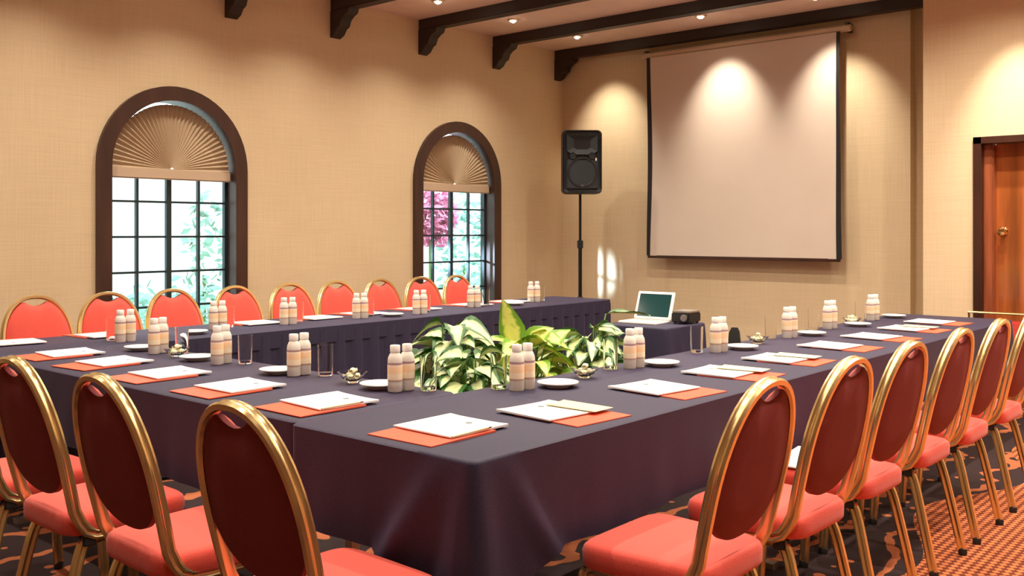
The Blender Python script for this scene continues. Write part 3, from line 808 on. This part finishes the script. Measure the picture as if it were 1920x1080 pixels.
# cabinet: local -y is the front
t = thing('loudspeaker', 'black loudspeaker cabinet on top of the tripod stand', 'speaker', (SX, SY, 1.701), math.atan2(SY, SX)-PI/2+.12)
def rrect(w, d0, d1, r, z0, z1):
    bm = bmesh.new()
    ang = [(-w, -r), (w, -r)]
    return bm
bm = bmesh.new(); rings = []
def face_outline(w, z0, z1, r=.045, n=5):
    p = []
    for cx, cz, a0 in ((w-r, z0+r, -PI/2), (w-r, z1-r, 0), (-w+r, z1-r, PI/2), (-w+r, z0+r, PI)):
        for k in range(n+1): a = a0+PI/2*k/n; p.append((cx+r*math.cos(a), cz+r*math.sin(a)))
    return p
for y, w, z0, z1 in ((-.16, .175, .025, .605), (-.175, .19, .012, .618), (-.14, .20, 0, .63), (.02, .19, 0, .63), (.15, .13, .03, .60), (.17, .11, .06, .57)):
    rings.append([bm.verts.new((a, y, b)) for a, b in face_outline(w, z0, z1)])
for a, b in zip(rings, rings[1:]):
    for i in range(len(a)): bm.faces.new((a[i], a[(i+1) % len(a)], b[(i+1) % len(a)], b[i]))
bm.faces.new(rings[0]); bm.faces.new(list(reversed(rings[-1])))
obj('cabinet', bm, M_black, t, True)
M_grille = noisy(mat('dark speaker grille', (.020, .028, .034), .55), 300, .5, .5)
bm = B(-.155, .155, -.182, -.158, .045, .34, bev=.01); obj('grille', bm, M_grille, t)
bm = bmesh.new()   # horn waveguide
pr = [(-.15, .575), (.15, .575), (.15, .42), (.10, .385), (-.10, .385), (-.15, .42)]; pi_ = [(-.05, .52), (.05, .52), (.05, .47), (.035, .46), (-.035, .46), (-.05, .47)]
a = [bm.verts.new((p, -.182, q)) for p, q in pr]; b = [bm.verts.new((p, -.150, q)) for p, q in pi_]; a2 = [bm.verts.new((p*1.03, -.158, .48+(q-.48)*1.05)) for p, q in pr]
for k in range(6):
    j = (k+1) % 6; bm.faces.new((a[k], a[j], b[j], b[k])); bm.faces.new((a[k], a2[k], a2[j], a[j]))
bm.faces.new(list(reversed(b)))
obj('horn', bm, M_grille, t)
bm = lathe(bmesh.new(), [(.128, 0), (.134, .008), (.146, .008), (.150, 0)], 32); bmesh.ops.rotate(bm, verts=bm.verts, matrix=Matrix.Rotation(PI/2, 3, 'X'))
obj('woofer_ring', bm, M_black, t, True, (0, -.180, .21))
for px, pz in ((-.095, .37), (.095, .37)):
    bm = lathe(bmesh.new(), [(0, 0), (.03, 0), (.034, .006), (.036, 0)], 16); bmesh.ops.rotate(bm, verts=bm.verts, matrix=Matrix.Rotation(PI/2, 3, 'X'))
    obj('bass_port', bm, M_black, t, True, (px, -.1825, pz))
obj('badge', B(-.016, .016, -.186, -.182, .062, .082), M_alu, t, label='small silver badge')
obj('indicator', B(.128, .142, -.186, -.1825, .325, .352), M_white, t, label='small pale indicator')

# ------------------------------------------------------------------ plants
def leaf(bm, lay, base, direc, L_, wd, droop, roll, rnd):
    d = Vector(direc).normalized(); side = d.cross(Vector((0, 0, 1)))
    if side.length < .1: side = Vector((1, 0, 0))
    side.normalize(); side = Matrix.Rotation(roll, 3, d) @ side
    up = side.cross(d).normalized()
    n = 7; rows = []
    for i in range(n+1):
        t = i/n; w = wd*.5*(math.sin(PI*min(1, t**.75))**.8)*(1-.15*t)
        c = Vector(base)+d*L_*t-Vector((0, 0, 1))*droop*L_*t*t
        wob = .004*math.sin(9*t+rnd.uniform(0, 3))
        row = []
        for s in (-1, -.5, 0, .5, 1):
            row.append((bm.verts.new(c+side*w*s+up*(abs(s)*w*.35+wob*s)), abs(s)))
        rows.append(row)
    for a, b in zip(rows, rows[1:]):
        for k in range(4):
            f = bm.faces.new((a[k][0], a[k+1][0], b[k+1][0], b[k][0]))
            vals = (a[k][1], a[k+1][1], b[k+1][1], b[k][1])
            for lp, v in zip(f.loops, vals): lp[lay] = (v, v, v, 1)
def plant(label, x, y, seedk, m, nleaf, spread, ztop, extra=()):
    rnd = random.Random(seedk)
    t = thing('potted_plant', label, 'plant', (x, y, 0), 0, 'leafy potted plants inside the U')
    obj('pot', lathe(bmesh.new(), [(0, 0), (.10, 0), (.115, .02), (.145, .40), (.155, .42), (.155, .44), (.138, .44), (.130, .40), (0, .40)], 28), M_pot, t, True)
    obj('soil', lathe(bmesh.new(), [(0, .41), (.12, .41), (.13, .402)], 20), M_soil, t)
    bs, bl = bmesh.new(), bmesh.new(); lay = bl.loops.layers.color.new('pattern')
    for k in range(nleaf):
        a = 2.399*k+rnd.uniform(-.3, .3); q = (k+.5)/nleaf
        hz = .52+(ztop-.52)*(1-q)**.7*rnd.uniform(.75, 1.0)
        rr = spread*(.15+.62*q)*rnd.uniform(.7, 1.1)
        tip = Vector((rr*math.cos(a), rr*math.sin(a), hz))
        b0 = Vector((.03*math.cos(a), .03*math.sin(a), .41))
        midp = b0.lerp(tip, .55)+Vector((0, 0, .05))
        sweep(bs, smooth_path([b0, midp, tip], 4), circ(.0035, 5), (1, 0, 0.01), cap=False)
        el = rnd.uniform(-.1, .75)*(1-q)+.05
        leaf(bl, lay, tip, (math.cos(a), math.sin(a), el), rnd.uniform(.12, .19), rnd.uniform(.085, .13), rnd.uniform(.3, .8), rnd.uniform(-.7, .7), rnd)
    for (b_, dr, L_, wd, dp, rl) in extra:
        sweep(bs, smooth_path([(0, 0, .41), (b_[0]*.6, b_[1]*.6, b_[2]*.6+.2), b_], 4), circ(.0035, 5), (1, 0, 0.01), cap=False)
        leaf(bl, lay, b_, dr, L_, wd, dp, rl, rnd)
    obj('stems', bs, M_stem, t, True); obj('foliage', bl, m, t, True)
plant('leftmost leafy potted plant with cream and dark green leaves inside the U', 3.16, 3.10, 4, M_leafA, 66, .25, .93)
plant('low leafy potted plant at the inner corner of the U, behind the glasses', 2.90, 2.74, 12, M_leafA, 60, .24, .83)
plant('tallest leafy potted plant with one large upright yellow green leaf, inside the U', 3.45, 2.90, 21, M_leafB, 46, .27, .88,
      extra=[((-.02, .05, .76), (-.16, .16, 1), .26, .15, 0, 1.0), ((.05, -.03, .74), (.5, -.3, .6), .24, .16, .2, .4), ((.02, .0, .78), (.35, -.5, .8), .2, .14, .3, .8)])
plant('right leafy potted plant with pale green leaves, nearest the laptop table', 3.92, 2.88, 33, M_leafA, 54, .28, .88,
      extra=[((.22, .05, .90), (.8, -.7, .05), .24, .10, .1, 0)])

# ------------------------------------------------------------------ outdoors beyond the windows
obj_g = struct(obj('ground_outside', B(-2, 12, YW+.25, 14, -.3, -.2), M_ground))  # pale paved ground outside the windows
obj_w = struct(obj('wall_outside', B(-2, 14, 10.0, 10.2, -.2, 2.6), M_out))
def bush(label, x, y, z, rx, rz, m, n, seedk, cat='shrub', size=.07):
    rnd = random.Random(seedk)
    t = thing('garden_shrub', label, cat, (x, y, -.2), 0, 'shrubs outside the windows')
    bm = bmesh.new()
    for k in range(n):
        u, v = rnd.uniform(-1, 1), rnd.uniform(0, 2*PI); r = rnd.uniform(.5, 1)
        s = math.sqrt(1-u*u); c = Vector((rx*r*s*math.cos(v), rx*.6*r*s*math.sin(v), z+rz*r*u+.2))
        d = Vector((rnd.uniform(-1, 1), rnd.uniform(-1, 1), rnd.uniform(-1, 1))).normalized(); e = d.orthogonal().normalized(); w = size*rnd.uniform(.6, 1.2)
        bm.faces.new([bm.verts.new(p) for p in (c-d*w, c+e*w*.5, c+d*w, c-e*w*.5)])
    obj('foliage', bm, m, t)
    obj('stem', sweep(bmesh.new(), [(0, 0, 0), (0, 0, z)], circ(.02, 6), (1, 0, 0)), M_stem, t)
bush('pink flowering shrub outside the right window', 8.20, 8.4, 1.52, .42, .40, M_pink, 1100, 1)
bush('green shrub outside the right side of the right window', 9.0, 8.6, 1.1, .45, .9, M_bush, 420, 2)
bush('low green shrub outside the right window', 8.1, 7.55, .4, .5, .45, M_bush, 500, 3)
bush('green shrub outside the right edge of the left window', 5.2, 8.5, 1.1, .22, .8, M_bush, 180, 4)
bush('low green shrub outside the left window', 4.4, 7.7, .50, .8, .45, M_bush, 420, 5)

# daylight added outside the right window to throw a streak on the far wall
l = bpy.data.lights.new('daylight_spot', 'SPOT'); l.energy = 3600; l.color = (.60, .80, 1.0); l.spot_size = math.radians(7.5); l.spot_blend = .9; l.shadow_soft_size = .05
o = bpy.data.objects.new('daylight_spot', l); C.objects.link(o)
src = Vector((4.2, 7.75, 1.35)); o.location = src
o.rotation_euler = (Vector((8.5, 6.115, .88))-src).to_track_quat('-Z', 'Y').to_euler()
